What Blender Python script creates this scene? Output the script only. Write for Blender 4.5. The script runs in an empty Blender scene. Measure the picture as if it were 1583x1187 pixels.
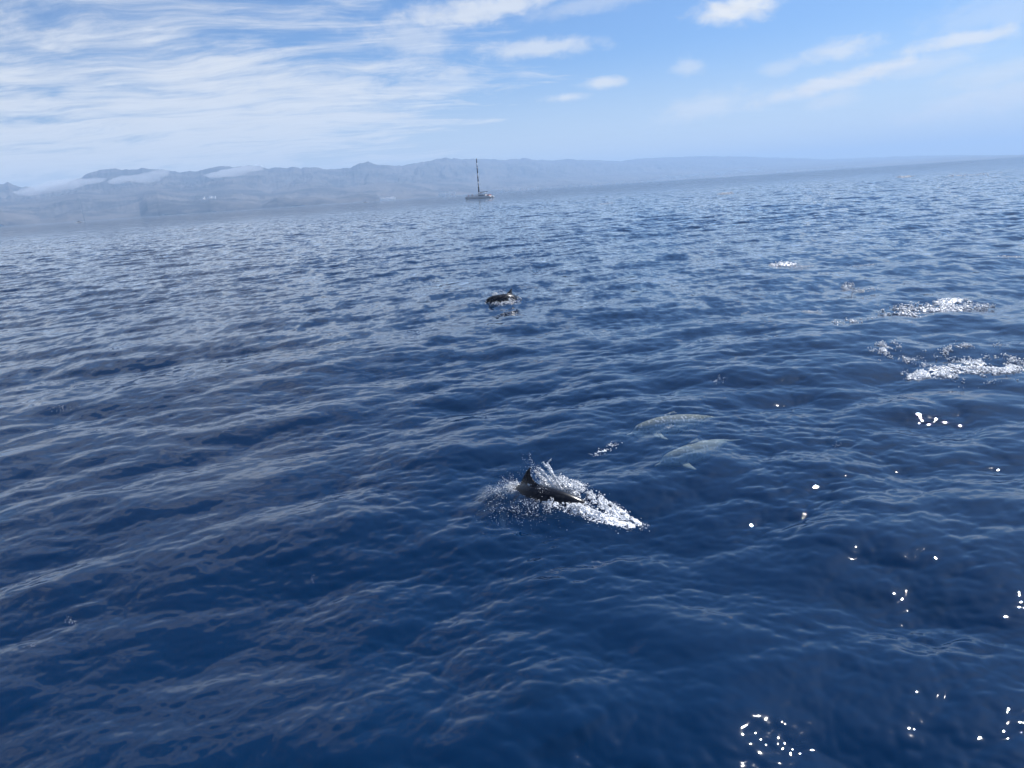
import bpy, math, random
import numpy as np
from mathutils import Vector, Matrix, noise as mn

random.seed(7)
rng = np.random.default_rng(11)
R = math.radians
sc = bpy.context.scene
col = sc.collection

# ------------------------------------------------------------------ camera
CAM_H = 4.5
PITCH = 14.8
ROLL = 3.89
FOV = 70.0
F = 791.5 / math.tan(R(FOV / 2))          # focal length in photograph pixels
cam = bpy.data.cameras.new('camera')
cam.sensor_fit = 'HORIZONTAL'
cam.angle = R(FOV)
cam.clip_start = 0.1
cam.clip_end = 60000
cam_o = bpy.data.objects.new('camera', cam)
col.objects.link(cam_o)
RM = Matrix.Rotation(R(90 - PITCH), 3, 'X') @ Matrix.Rotation(R(-ROLL), 3, 'Z')
cam_o.matrix_world = Matrix.Translation((0, 0, CAM_H)) @ RM.to_4x4()
sc.camera = cam_o


def ray(px, py):
    """direction in the world of a point of the photograph"""
    return (RM @ Vector((px - 791.5, 593.5 - py, -F))).normalized()


def at_z(px, py, z=0.0):
    d = ray(px, py)
    t = (z - CAM_H) / d.z
    return Vector((d.x * t, d.y * t, z))


def azel(px, py):
    d = ray(px, py)
    return math.atan2(d.x, d.y), math.atan2(d.z, math.hypot(d.x, d.y))


# ------------------------------------------------------------------ light
SUN_EL, SUN_AZ = 45.0, 46.0
sd = Vector((math.sin(R(SUN_AZ)) * math.cos(R(SUN_EL)), math.cos(R(SUN_AZ)) * math.cos(R(SUN_EL)), math.sin(R(SUN_EL))))
sl = bpy.data.lights.new('sun', 'SUN')
sl.energy = 4.8
sl.angle = R(0.53)
sl.color = (1.0, 0.975, 0.945)
so = bpy.data.objects.new('sun', sl)
so.rotation_euler = (-sd).to_track_quat('-Z', 'Y').to_euler()
so.location = (0, 0, 50)
col.objects.link(so)

sc.view_settings.view_transform = 'Standard'
sc.view_settings.look = 'None'
sc.view_settings.exposure = 0.42
sc.view_settings.gamma = 1.0
sc.view_settings.use_curve_mapping = False


# ------------------------------------------------------------------ node helper
class NT:
    def __init__(s, tree):
        s.t = tree

    def n(s, kind, **kw):
        nd = s.t.nodes.new(kind)
        for k, v in kw.items():
            setattr(nd, k, v)
        return nd

    def put(s, sock, v):
        if v is None:
            return
        if isinstance(v, bpy.types.NodeSocket):
            s.t.links.new(v, sock)
        else:
            sock.default_value = v

    def m(s, op, a, b=None, c=None, clamp=False):
        nd = s.n('ShaderNodeMath', operation=op, use_clamp=clamp)
        for i, v in enumerate((a, b, c)):
            s.put(nd.inputs[i], v)
        return nd.outputs[0]

    def v(s, op, a, b=None, scale=None):
        nd = s.n('ShaderNodeVectorMath', operation=op)
        s.put(nd.inputs[0], a)
        s.put(nd.inputs[1], b)
        if scale is not None:
            s.put(nd.inputs['Scale'], scale)
        return nd.outputs['Value'] if op in ('DOT_PRODUCT', 'LENGTH', 'DISTANCE') else nd.outputs[0]

    def xyz(s, x, y, z):
        nd = s.n('ShaderNodeCombineXYZ')
        for i, v in enumerate((x, y, z)):
            s.put(nd.inputs[i], v)
        return nd.outputs[0]

    def sep(s, v):
        nd = s.n('ShaderNodeSeparateXYZ')
        s.put(nd.inputs[0], v)
        return nd.outputs

    def noise(s, vec, scale, detail=4, rough=0.55, dist=0.0, out=0):
        nd = s.n('ShaderNodeTexNoise')
        s.put(nd.inputs['Vector'], vec)
        nd.inputs['Scale'].default_value = scale
        nd.inputs['Detail'].default_value = detail
        nd.inputs['Roughness'].default_value = rough
        nd.inputs['Distortion'].default_value = dist
        return nd.outputs[out]

    def mix(s, f, a, b):
        nd = s.n('ShaderNodeMix', data_type='RGBA')
        s.put(nd.inputs[0], f)
        s.put(nd.inputs[6], a)
        s.put(nd.inputs[7], b)
        return nd.outputs[2]

    def step(s, x, lo, hi, a=0.0, b=1.0):
        nd = s.n('ShaderNodeMapRange', interpolation_type='SMOOTHSTEP')
        s.put(nd.inputs[0], x)
        for i, v in enumerate((lo, hi, a, b)):
            s.put(nd.inputs[i + 1], v)
        return nd.outputs[0]

    def mixsh(s, f, a, b):
        nd = s.n('ShaderNodeMixShader')
        s.put(nd.inputs[0], f)
        s.put(nd.inputs[1], a)
        s.put(nd.inputs[2], b)
        return nd.outputs[0]


def mat(name):
    m = bpy.data.materials.new(name)
    m.use_nodes = True
    m.node_tree.nodes.clear()
    h = NT(m.node_tree)
    out = h.n('ShaderNodeOutputMaterial')
    return m, h, out


def c4(r, g, b):
    return (r, g, b, 1.0)


def bsdf(h, color, rough=0.6, metal=0.0, spec=0.5, normal=None):
    b = h.n('ShaderNodeBsdfPrincipled')
    h.put(b.inputs['Base Color'], color)
    h.put(b.inputs['Roughness'], rough)
    b.inputs['Metallic'].default_value = metal
    b.inputs['Specular IOR Level'].default_value = spec
    if normal is not None:
        h.put(b.inputs['Normal'], normal)
    return b.outputs[0]


def simple(name, rgb, rough=0.55, metal=0.0, var=0.12, scale=3.0):
    m, h, out = mat(name)
    tc = h.n('ShaderNodeTexCoord').outputs['Object']
    nz = h.noise(tc, scale, 4)
    f = h.m('MULTIPLY_ADD', nz, 2 * var, 1 - var)
    c = h.v('SCALE', rgb, scale=f)
    h.t.links.new(bsdf(h, c, rough, metal), out.inputs[0])
    return m


# ------------------------------------------------------------------ sky
world = bpy.data.worlds.new('World')
sc.world = world
world.use_nodes = True
world.node_tree.nodes.clear()
h = NT(world.node_tree)
sky = h.n('ShaderNodeTexSky', sky_type='NISHITA', sun_disc=False)
sky.sun_elevation = R(SUN_EL)
sky.sun_rotation = R(SUN_AZ)
sky.altitude = 0
sky.air_density = 1.0
sky.dust_density = 0.6
sky.ozone_density = 2.0
SKY_STR = 0.085
CL = 1.0 / SKY_STR
dirv = h.n('ShaderNodeTexCoord').outputs['Generated']
dx, dy, dz = h.sep(dirv)
az = h.m('MULTIPLY', h.m('ARCTAN2', dx, dy), 57.2958)          # degrees right of +Y
el = h.m('MULTIPLY', h.m('ARCSINE', dz), 57.2958)
zz = h.m('ADD', h.m('MAXIMUM', dz, 0.0), 0.09)
P = h.xyz(h.m('DIVIDE', dx, zz), h.m('DIVIDE', dy, zz), 0.0)     # a cloud deck seen from below


def rot2(vec, deg, sx, sy):
    mp = h.n('ShaderNodeMapping')
    h.put(mp.inputs[0], vec)
    mp.inputs['Rotation'].default_value = (0, 0, R(deg))
    mp.inputs['Scale'].default_value = (sx, sy, 1)
    return mp.outputs[0]


warp = h.v('SCALE', h.v('SUBTRACT', h.noise(P, 0.8, 3, 0.5, out=1), (0.5, 0.5, 0.5)), scale=0.9)
Pw = h.v('ADD', P, warp)
streak = h.noise(rot2(Pw, -32, 0.55, 1.35), 2.0, 9, 0.62, 0.35)
fine = h.noise(rot2(Pw, -8, 0.6, 2.6), 5.0, 6, 0.62, 0.2)
soft = h.noise(rot2(P, 20, 0.5, 0.8), 0.7, 3, 0.5)
fluff = h.noise(rot2(Pw, 0, 0.8, 1.2), 4.0, 9, 0.66, 0.1)
dens = h.m('ADD', h.m('MULTIPLY', streak, 0.52), h.m('ADD', h.m('MULTIPLY', fine, 0.20), h.m('MULTIPLY', fluff, 0.28)))
# the cloud sheet lies to the left and thins out to the right
side = h.step(az, 20.0, -24.0)
low = h.step(el, 15.0, 5.5)
cover = h.m('ADD', h.m('MULTIPLY', side, h.m('MULTIPLY_ADD', low, 0.17, 0.15)), h.m('MULTIPLY_ADD', soft, 0.22, -0.13))
cirrus = h.step(h.m('ADD', dens, cover), 0.545, 0.81)
cirrus = h.m('MULTIPLY', cirrus, h.step(el, 58.0, 24.0, 0.10, 0.84))
# horizon veil
veil = h.step(el, 10.0, -1.0, 0.0, 0.80)
cirrus = h.m('MAXIMUM', cirrus, h.step(el, 18.0, 45.0, 0.0, 0.05))      # thin high veil, unseen, added to brighten the sea's reflections
cirrus = h.m('MAXIMUM', cirrus, h.m('MULTIPLY', veil, h.step(az, 40, -10, 0.95, 1.0)))


# single small clouds: (photo x, photo y, half width deg, half height deg, tilt deg, strength)
def smallcloud(px, py, w, hh, tilt, stg, soft_):
    a, e = azel(px, py)
    a, e = math.degrees(a), math.degrees(e)
    da = h.m('SUBTRACT', az, a)
    de = h.m('SUBTRACT', el, e)
    ct, st = math.cos(R(tilt)), math.sin(R(tilt))
    u = h.m('ADD', h.m('MULTIPLY', da, ct / w), h.m('MULTIPLY', de, st / w))
    v = h.m('ADD', h.m('MULTIPLY', da, -st / hh), h.m('MULTIPLY', de, ct / hh))
    d = h.m('SQRT', h.m('ADD', h.m('MULTIPLY', u, u), h.m('MULTIPLY', v, v)))
    return d, stg, soft_


nzc = h.noise(h.xyz(az, h.m('MULTIPLY', el, 1.8), 0.0), 0.55, 6, 0.6, 0.3)
small = None
for (px, py, w, hh, tilt, stg, sf) in [
    (1140, 12, 2.6, 0.85, 3, 0.85, 1), (1290, 128, 5.4, 0.5, 9, 0.8, 1), (1345, 113, 2.0, 0.45, 8, 0.75, 1),
    (1495, 60, 3.2, 0.45, 4, 0.6, 1), (1300, 77, 2.2, 0.6, 5, 0.5, 1), (1440, 96, 3.0, 0.6, 8, 0.35, 1),
    (1545, 152, 5.0, 0.9, 8, 0.45, 1), (1530, 118, 3.0, 0.7, 6, 0.35, 1), (937, 127, 1.7, 0.35, 0, 0.6, 1),
    (875, 151, 1.4, 0.25, 0, 0.55, 1), (1090, 165, 3.2, 0.8, 8, 0.4, 1), (1290, 155, 1.6, 0.5, 5, 0.35, 1),
    (1062, 103, 1.0, 0.6, 0, 0.35, 1), (703, 113, 1.2, 0.4, 4, 0.4, 1), (830, 75, 4.2, 0.6, 0, 0.5, 1),
    (740, 15, 7.0, 0.9, 6, 0.55, 1), (1215, 103, 1.6, 0.5, 5, 0.3, 1), (640, 55, 2.6, 1.5, -12, 0.35, 1),
    (1540, 20, 3.5, 1.2, 4, 0.2, 1), (930, 0, 6.0, 0.6, 6, 0.25, 1),
]:
    d, stg, sf = smallcloud(px, py, w, hh, tilt, stg, sf)
    k = h.m('MULTIPLY', h.step(h.m('ADD', d, h.m('MULTIPLY_ADD', nzc, 2.2, -1.1)), 1.5, 0.2), min(0.95, stg * 1.35))
    small = k if small is None else h.m('MAXIMUM', small, k)
cl = h.m('SUBTRACT', 1.0, h.m('MULTIPLY', h.m('SUBTRACT', 1.0, cirrus), h.m('SUBTRACT', 1.0, small)))
bright = h.m('MULTIPLY_ADD', fine, 0.16, 0.61)
cloudcol = h.v('SCALE', (1.01 * CL, 1.01 * CL, 0.99 * CL), scale=bright)
skyc = h.v('MULTIPLY', sky.outputs[0], (0.46, 0.67, 0.95))
final = h.mix(cl, skyc, cloudcol)
bg = h.n('ShaderNodeBackground')
h.put(bg.inputs[0], final)
bg.inputs[1].default_value = SKY_STR
wo = h.n('ShaderNodeOutputWorld')
h.t.links.new(bg.outputs[0], wo.inputs[0])


# ------------------------------------------------------------------ object helpers
def link(name, me, m=None, parent=None, smooth=False):
    o = bpy.data.objects.new(name, me)
    col.objects.link(o)
    if m is not None:
        me.materials.append(m)
    if smooth:
        me.polygons.foreach_set('use_smooth', np.ones(len(me.polygons), bool))
    if parent is not None:
        o.parent = parent
    return o


def mesh_np(name, V, Fq):
    """mesh from an (n,3) array and an (m,k) array of faces with k corners"""
    me = bpy.data.meshes.new(name)
    V = np.ascontiguousarray(V, dtype=np.float32)
    Fq = np.ascontiguousarray(Fq, dtype=np.int32)
    k = Fq.shape[1]
    me.vertices.add(len(V))
    me.vertices.foreach_set('co', V.ravel())
    me.loops.add(Fq.size)
    me.loops.foreach_set('vertex_index', Fq.ravel())
    me.polygons.add(len(Fq))
    me.polygons.foreach_set('loop_start', np.arange(0, Fq.size, k, dtype=np.int32))
    me.update(calc_edges=True)
    return me


def tag(o, label=None, cat=None, group=None, kind=None):
    for k, v in (('label', label), ('category', cat), ('group', group), ('kind', kind)):
        if v:
            o[k] = v
    return o


def empty(name, loc, rz=0):
    o = bpy.data.objects.new(name, None)
    o.location = loc
    o.rotation_euler = (0, 0, rz)
    o.empty_display_size = 0.3
    col.objects.link(o)
    return o


class MB:
    """collects boxes, bars and rings into one mesh"""

    def __init__(s):
        s.v, s.f = [], []

    def add(s, vs, fs):
        b = len(s.v)
        s.v += [tuple(x) for x in vs]
        s.f += [tuple(i + b for i in f) for f in fs]

    def box(s, x0, x1, y0, y1, z0, z1):
        s.add([(x, y, z) for z in (z0, z1) for y in (y0, y1) for x in (x0, x1)],
              [(0, 2, 3, 1), (4, 5, 7, 6), (0, 1, 5, 4), (2, 6, 7, 3), (0, 4, 6, 2), (1, 3, 7, 5)])

    def bar(s, p, q, r, n=6, r2=None):
        p, q = Vector(p), Vector(q)
        r2 = r if r2 is None else r2
        d = (q - p).normalized()
        a = d.orthogonal().normalized()
        b = d.cross(a)
        vs = []
        for c, rr in ((p, r), (q, r2)):
            for i in range(n):
                t = 2 * math.pi * i / n
                vs.append(c + a * rr * math.cos(t) + b * rr * math.sin(t))
        fs = [(i, (i + 1) % n, n + (i + 1) % n, n + i) for i in range(n)]
        fs += [tuple(range(n))[::-1], tuple(range(n, 2 * n))]
        s.add(vs, fs)

    def loft(s, rings, cap=True):
        n = len(rings[0])
        vs = [p for r in rings for p in r]
        fs = []
        for j in range(len(rings) - 1):
            for i in range(n):
                k = (i + 1) % n
                fs.append((j * n + i, j * n + k, (j + 1) * n + k, (j + 1) * n + i))
        if cap:
            fs += [tuple(range(n))[::-1], tuple(range((len(rings) - 1) * n, len(rings) * n))]
        s.add(vs, fs)

    def build(s, name, m, parent=None, smooth=False):
        me = bpy.data.meshes.new(name)
        me.from_pydata(s.v, [], s.f)
        me.update()
        return link(name, me, m, parent, smooth)


# ------------------------------------------------------------------ the sea surface
WIND = R(-68)          # heading of the waves, measured from +X


def ocean_tile(L, N, lmin, lmax, lp, hs, seed, spread=2.0, wdir=WIND, chop=1.0, slope=-4.0, iso=0.12):
    g = np.random.default_rng(seed)
    k1 = 2 * np.pi * np.fft.fftfreq(N, L / N)
    kx, ky = np.meshgrid(k1, k1, indexing='ij')
    k = np.hypot(kx, ky)
    k[0, 0] = 1
    kp = 2 * np.pi / lp
    S = k ** slope * np.exp(-0.9 * (kp / k) ** 2)
    ang = np.arctan2(ky, kx) - wdir
    c = np.cos(ang)
    D = np.abs(c) ** (2 * spread) + iso
    S = S * D
    kmin, kmax = 2 * np.pi / lmax, 2 * np.pi / lmin
    S = S * (k >= kmin) * np.exp(-(k / kmax) ** 4)
    S[0, 0] = 0
    A = np.sqrt(S) * (g.normal(size=(N, N)) + 1j * g.normal(size=(N, N)))
    hgt = np.fft.ifft2(A).real
    s = hs / hgt.std()
    A = A * s
    hgt = hgt * s
    ddx = np.fft.ifft2(-1j * kx / k * A).real * chop
    ddy = np.fft.ifft2(-1j * ky / k * A).real * chop
    gx = np.fft.ifft2(1j * kx * A).real
    mss = 2 * (gx ** 2).mean()
    return dict(L=L, N=N, a=np.stack([ddx, ddy, hgt], -1).astype(np.float32), mss=mss, lmin=lmin)


TILES = [
    (ocean_tile(173.0, 1024, 3.0, 60.0, 7.0, 0.051, 3, spread=1.3, chop=1.2, iso=0.12), 1.4),
    (ocean_tile(61.0, 1024, 0.7, 3.0, 5.0, 0.0220, 5, spread=1.1, wdir=WIND + R(10), chop=1.25, iso=0.35), 0.75),
    (ocean_tile(13.7, 1024, 0.09, 0.7, 2.0, 0.0049, 8, spread=0.9, wdir=WIND - R(14), chop=1.1, iso=0.35, slope=-3.4), 0.12),
]


def sample(tile, x, y):
    L, N, a = tile['L'], tile['N'], tile['a']
    u = (x / L) % 1.0 * N
    v = (y / L) % 1.0 * N
    i = np.floor(u).astype(int)
    j = np.floor(v).astype(int)
    fu = (u - i)[..., None]
    fv = (v - j)[..., None]
    i %= N
    j %= N
    i1 = (i + 1) % N
    j1 = (j + 1) % N
    return (a[i, j] * (1 - fu) * (1 - fv) + a[i1, j] * fu * (1 - fv) + a[i, j1] * (1 - fu) * fv + a[i1, j1] * fu * fv)


BUMPS = []          # (x, y, radius, height): mounds of water near swimming dolphins


def spacing(r):
    return np.maximum(0.022, np.where(r < 1200, 0.0043 * r, 0.03 * r))


def sea_disp(x, y):
    x = np.asarray(x, dtype=np.float64)
    y = np.asarray(y, dtype=np.float64)
    r = np.hypot(x, y)
    sp = spacing(r)
    d = np.zeros(x.shape + (3,))
    lost = np.zeros(x.shape)
    # groups of higher and lower waves
    slow = np.sin(x * 0.13 + 1.1 * np.sin(y * 0.07)) * np.sin(y * 0.09 + 0.8 * np.sin(x * 0.05 + 1.0))
    grp = 1.0 + 0.38 * np.sin(x * 0.071 + 1.3 * np.sin(y * 0.043)) * np.cos(y * 0.058 + 0.9)
    for t, lim in TILES:
        w = np.clip(1.6 - sp / (lim * 0.9), 0, 1)
        w = w * w * (3 - 2 * w)
        gg = grp
        if t['lmin'] < 0.5:          # glassy and ruffled patches
            pt = np.sin(x * 0.61 + 1.7 * np.sin(y * 0.37 + 0.4)) * np.sin(y * 0.53 + 1.9 * np.sin(x * 0.29)) + 0.5 * np.sin(x * 1.7 + y * 0.6 + 2 * np.sin(y * 0.9))
            gg = np.clip(0.92 + 0.28 * pt, 0.5, 1.4)
        if t['lmin'] < 2:
            gg = gg * (1 + 0.32 * slow)
        d += sample(t, x, y) * (w * gg)[..., None]
        lost += t['mss'] * (1 - w ** 2)
    d[..., 2] -= r * r / 12742000.0          # the curve of the Earth: the horizon lies 7.6 km off
    for bx, by, br, bh in BUMPS:
        d[..., 2] += bh * np.exp(-((x - bx) ** 2 + (y - by) ** 2) / br ** 2)
    return d, lost


def sea_z(x, y):
    return float(sea_disp(np.array([x]), np.array([y]))[0][0, 2])


def on_sea(px, py, up=0.0):
    """point of the water surface met by the ray through a photograph pixel"""
    z = 0.0
    for _ in range(6):
        p = at_z(px, py, z)
        z = 0.5 * z + 0.5 * (sea_z(p.x, p.y) + up)
    return at_z(px, py, z)


# water heaped over the surfacing dolphin and behind the distant one
pb = at_z(780, 772)
BUMPS.append((pb.x, pb.y, 0.42, 0.13))
pb = at_z(850, 780)
BUMPS.append((pb.x, pb.y, 0.45, 0.05))
pb = at_z(768, 464)
BUMPS.append((pb.x, pb.y, 0.9, 0.12))

for bx, by, br, bh in ((1040, 634, 1.2, 0.13), (1085, 674, 0.9, 0.07)):  # mounds by the submerged pair, shaped so their near slopes reflect darker
    pb = at_z(bx, by)
    BUMPS.append((pb.x, pb.y, br, bh))

rr = [0.3, 0.8, 1.4, 2.0, 2.6, 3.1, 3.5, 3.8, 4.0]
while rr[-1] < 14000:
    rr.append(rr[-1] + float(spacing(np.array(rr[-1]))))
rr = np.array(rr)
fine_a = np.arange(-48, 48, 0.135)
coarse_a = np.arange(48, 312, 2.6)
aa = np.radians(np.concatenate([fine_a, coarse_a]))
nr, na = len(rr), len(aa)
RR, AA = np.meshgrid(rr, aa, indexing='ij')
X, Y = RR * np.sin(AA), RR * np.cos(AA)
D, lost = sea_disp(X, Y)
# outside the view the mesh is coarse in azimuth: keep only the long waves there
V = np.stack([X + D[..., 0], Y + D[..., 1], D[..., 2]], -1).reshape(-1, 3)
i = np.arange(nr - 1)[:, None]
j = np.arange(na)[None, :]
j1 = (j + 1) % na
Fq = np.stack([i * na + j, i * na + j1, (i + 1) * na + j1, (i + 1) * na + j], -1).reshape(-1, 4)
sea_me = mesh_np('sea', V, Fq)
at = sea_me.attributes.new('micro', 'FLOAT', 'POINT')
at.data.foreach_set('value', np.sqrt(lost).astype(np.float32).ravel())
print('sea quads', len(Fq), 'mss', [t['mss'] for t, _ in TILES])

m, h, out = mat('sea_water')
geo = h.n('ShaderNodeNewGeometry')
pos = geo.outputs['Position']
mp = h.n('ShaderNodeMapping')
h.put(mp.inputs[0], pos)
mp.inputs['Rotation'].default_value = (0, 0, -WIND)
mp.inputs['Scale'].default_value = (1.0, 0.5, 0.0)
wp = mp.outputs[0]
attr = h.n('ShaderNodeAttribute', attribute_name='micro')
micro = attr.outputs['Fac']
# the small waves the mesh no longer holds, as slopes
half = (0.5, 0.5, 0.5)
n1 = h.v('SUBTRACT', h.noise(wp, 0.9, 1, 0.5, 0.3, out=1), half)
n2 = h.v('SUBTRACT', h.noise(wp, 3.6, 1.5, 0.5, out=1), half)
n3 = h.v('SUBTRACT', h.noise(wp, 55.0, 2, 0.6, out=1), half)
far = h.v('ADD', h.v('SCALE', n1, scale=h.m('MULTIPLY', micro, 5.8)), h.v('SCALE', n2, scale=h.m('MULTIPLY', micro, 6.0)))
near = h.v('SCALE', n3, scale=0.03)
patch = h.noise(pos, 0.045, 3, 0.5)          # cat's paws: smoother and rougher water
amp = h.m('MULTIPLY_ADD', patch, 1.3, 0.35)
px_, py_, pz_ = h.sep(pos)
lee = h.m('MULTIPLY', h.step(h.v('LENGTH', pos), 500.0, 2600.0), h.step(px_, 300.0, -300.0))     # smoother under the mountain coast
calm = h.m('MULTIPLY', h.m('MULTIPLY_ADD', lee, -0.45, 1.0), h.step(h.v('LENGTH', pos), 120.0, 700.0, 0.62, 1.0))
slopes = h.v('MULTIPLY', h.v('SCALE', h.v('ADD', far, near), scale=h.m('MULTIPLY', amp, calm)), (1, 1, 0))
nrm = h.v('NORMALIZE', h.v('ADD', geo.outputs['Normal'], slopes))
fr = h.n('ShaderNodeFresnel')
h.put(fr.inputs[0], h.m('MULTIPLY_ADD', geo.outputs['Backfacing'], 1 / 1.40 - 1.40, 1.40))    # the same water from either side
h.put(fr.inputs['Normal'], nrm)
gl = h.n('ShaderNodeBsdfGlossy')
gl.inputs['Color'].default_value = c4(1, 1, 1)
gl.inputs['Roughness'].default_value = 0.03
h.put(gl.inputs['Normal'], nrm)
df = h.n('ShaderNodeBsdfDiffuse')
df.inputs['Color'].default_value = c4(0.0000, 0.0640, 0.212)
tr = h.n('ShaderNodeBsdfTransparent')
tr.inputs['Color'].default_value = c4(0.97, 0.985, 1.0)
body = h.mixsh(0.20, tr.outputs[0], df.outputs[0])
surf = h.mixsh(fr.outputs[0], body, gl.outputs[0])
h.t.links.new(surf, out.inputs[0])
va = h.n('ShaderNodeVolumeAbsorption')
va.inputs['Color'].default_value = c4(0.25, 0.55, 0.70)
va.inputs['Density'].default_value = 0.3
h.t.links.new(va.outputs[0], out.inputs['Volume'])
m_sea = m
sea = link('sea', sea_me, m_sea, smooth=True)
tag(sea, 'deep blue choppy open sea', kind='structure')

# the deep: the blue that comes back from below
m, h, out = mat('deep_water')
pos = h.n('ShaderNodeNewGeometry').outputs['Position']
nz = h.noise(pos, 0.15, 3)
c = h.mix(nz, c4(0.0001, 0.018, 0.046), c4(0.0001, 0.021, 0.052))
d = h.n('ShaderNodeBsdfDiffuse')
h.put(d.inputs[0], c)
h.t.links.new(d.outputs[0], out.inputs[0])
n = 96
V = [(0, 0, -4.0)]
rads = [1500, 3000, 4500, 6000, 7500, 9000, 11000, 13900]
for q in rads:
    V += [(q * math.cos(2 * math.pi * t / n), q * math.sin(2 * math.pi * t / n), -4.0 - q * q / 12742000.0 - 2.0 * (q > 2000)) for t in range(n)]
Fd = [(0, 1 + t, 1 + (t + 1) % n) for t in range(n)]
for q in range(len(rads) - 1):
    Fd += [(1 + q * n + t, 1 + (q + 1) * n + t, 1 + (q + 1) * n + (t + 1) % n, 1 + q * n + (t + 1) % n) for t in range(n)]
me = bpy.data.meshes.new('deep_water')
me.from_pydata(V, [], Fd)
tag(link('deep_water', me, m), kind='structure')

# ------------------------------------------------------------------ coast and mountains
SKYLINE = [(-60, 290), (0, 283), (11, 280.5), (30, 290), (47, 287), (60, 295), (82, 288), (104, 281), (126, 274), (139, 265.7), (155, 261),
           (171, 258.4), (196, 261.6), (221, 259.4), (253, 260.6), (278, 264.7), (306, 263), (325, 256.2), (351, 256.2), (370, 257), (392, 253),
           (414, 260), (452, 256.9), (467, 260), (477, 256), (500, 260), (539, 260), (552, 253), (569, 249), (577, 253), (612, 255.3),
           (649, 250.5), (687, 243.3), (713, 245.2), (744, 245.2), (776, 246.4), (815, 243.6), (833, 247.4), (883, 245.2), (960, 248.3),
           (1000, 243.5), (1074, 240.8), (1147, 241.3), (1221, 243.5), (1272, 245.7), (1331, 244.2), (1387, 241.5), (1453, 239.6),
           (1530, 239.6), (1583, 240.6), (1600, 243), (1680, 240)]
MIDLINE = [(-60, 322), (0, 318), (60, 312), (120, 300), (180, 303), (240, 292), (300, 297), (360, 293), (420, 300), (480, 290), (540, 291),
           (600, 283), (680, 284), (760, 280), (840, 276), (920, 272), (1000, 268), (1100, 262), (1200, 257), (1300, 252), (1400, 247),
           (1500, 241), (1680, 236)]
CLIFF = [(-60, 330), (0, 329), (20, 332), (62, 341), (85, 340), (104, 334), (128, 333), (131, 340), (215, 337), (228, 320), (245, 314),
         (290, 317), (325, 311), (365, 313), (390, 314), (404, 318), (428, 306), (440, 305), (452, 309), (490, 307),
         (520, 309), (541, 306), (570, 302), (583, 303), (590, 309), (680, 302), (700, 299), (1680, 236)]


def far_f(a):
    t = min(max((a - R(-14)) / R(42), 0), 1)
    return 1 + 1.2 * t * t * (3 - 2 * t)


def line_to_h(tab, dist0):
    A, Hh = [], []
    for px, py in tab:
        a, e = azel(px, py)
        dist = dist0 * far_f(a)
        A.append(a)
        Hh.append(CAM_H + math.tan(e) * dist)
    return np.array(A), np.array(Hh)


def fbm(x, y, z, octs=5, Hx=1.0):
    return mn.fractal((x, y, z), Hx, 2.1, octs)


D_COAST, D_CLIFF, D_MID, D_TOP = 5000.0, 5150.0, 6600.0, 8800.0
hc, hm, ht = line_to_h(CLIFF, D_CLIFF), line_to_h(MIDLINE, D_MID), line_to_h(SKYLINE, D_TOP)
az_l, az_r = azel(-60, 330)[0], azel(1640, 236)[0]
NA, NDD = 1500, 74
azs = np.linspace(az_l, az_r, NA)
Hc = np.interp(azs, *hc)
Hm = np.interp(azs, *hm)
Ht = np.interp(azs, *ht)
Hc = np.maximum(Hc, 3.0)
ds = np.concatenate([np.linspace(D_COAST, 5400, 18), np.linspace(5450, 9200, 50), np.linspace(9300, 10200, 6)])
V = np.zeros((NDD, NA, 3))
for q, a in enumerate(azs):
    ff = far_f(a)
    ca, sa = math.cos(a) * ff, math.sin(a) * ff
    jag = 16 * fbm(a * 90, 0.0, 2.2, 5, 0.7) * min(1, Ht[q] / 250)
    rid = 0.9 * math.sin(a * 31) * 120
    for p, dd in enumerate(ds):
        x, y = dd * sa, dd * ca
        nn = fbm(x / 900, y / 1500, 1.7, 6, 0.9)
        gul = 1 - abs(fbm(x / 260, y / 900, 5.2, 5, 0.8)) * 1.6
        if dd <= D_CLIFF:
            t = (dd - D_COAST - 35 * fbm(x / 150, 0, 3.0, 3)) / (D_CLIFF - D_COAST)
            t = min(max(t, 0), 1)
            s = t ** 0.45
            z = -18 + (Hc[q] + 18) * s
            z += 10 * (gul - 0.5) * t * (1 - t) * 3
        elif dd <= D_MID:
            t = (dd - D_CLIFF) / (D_MID - D_CLIFF)
            z = Hc[q] * (1 - t) + Hm[q] * t
            bell = math.sin(math.pi * t)
            z += bell * (18 * nn + 26 * (gul - 0.6) - 12) * min(1, Hm[q] / 120)
        elif dd <= D_TOP:
            t = (dd - D_MID) / (D_TOP - D_MID)
            bell = math.sin(math.pi * t)
            z = Hm[q] * (1 - t) + Ht[q] * t ** 1.15
            z += bell * (55 * nn + 60 * (gul - 0.7)) * min(1, max(0, Ht[q] - Hm[q]) / 160)
            z = min(z, Ht[q] * dd / D_TOP + 2) + jag * t ** 3
        else:
            t = (dd - D_TOP) / (10200 - D_TOP)
            z = Ht[q] * (1 - t) - 10 * t + jag * (1 - t)
        V[p, q] = (x, y, z)
i = np.arange(NDD - 1)[:, None]
j = np.arange(NA - 1)[None, :]
Fq = np.stack([i * NA + j, i * NA + j + 1, (i + 1) * NA + j + 1, (i + 1) * NA + j], -1).reshape(-1, 4)
me = mesh_np('mountains', V.reshape(-1, 3), Fq)
TV = V

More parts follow.
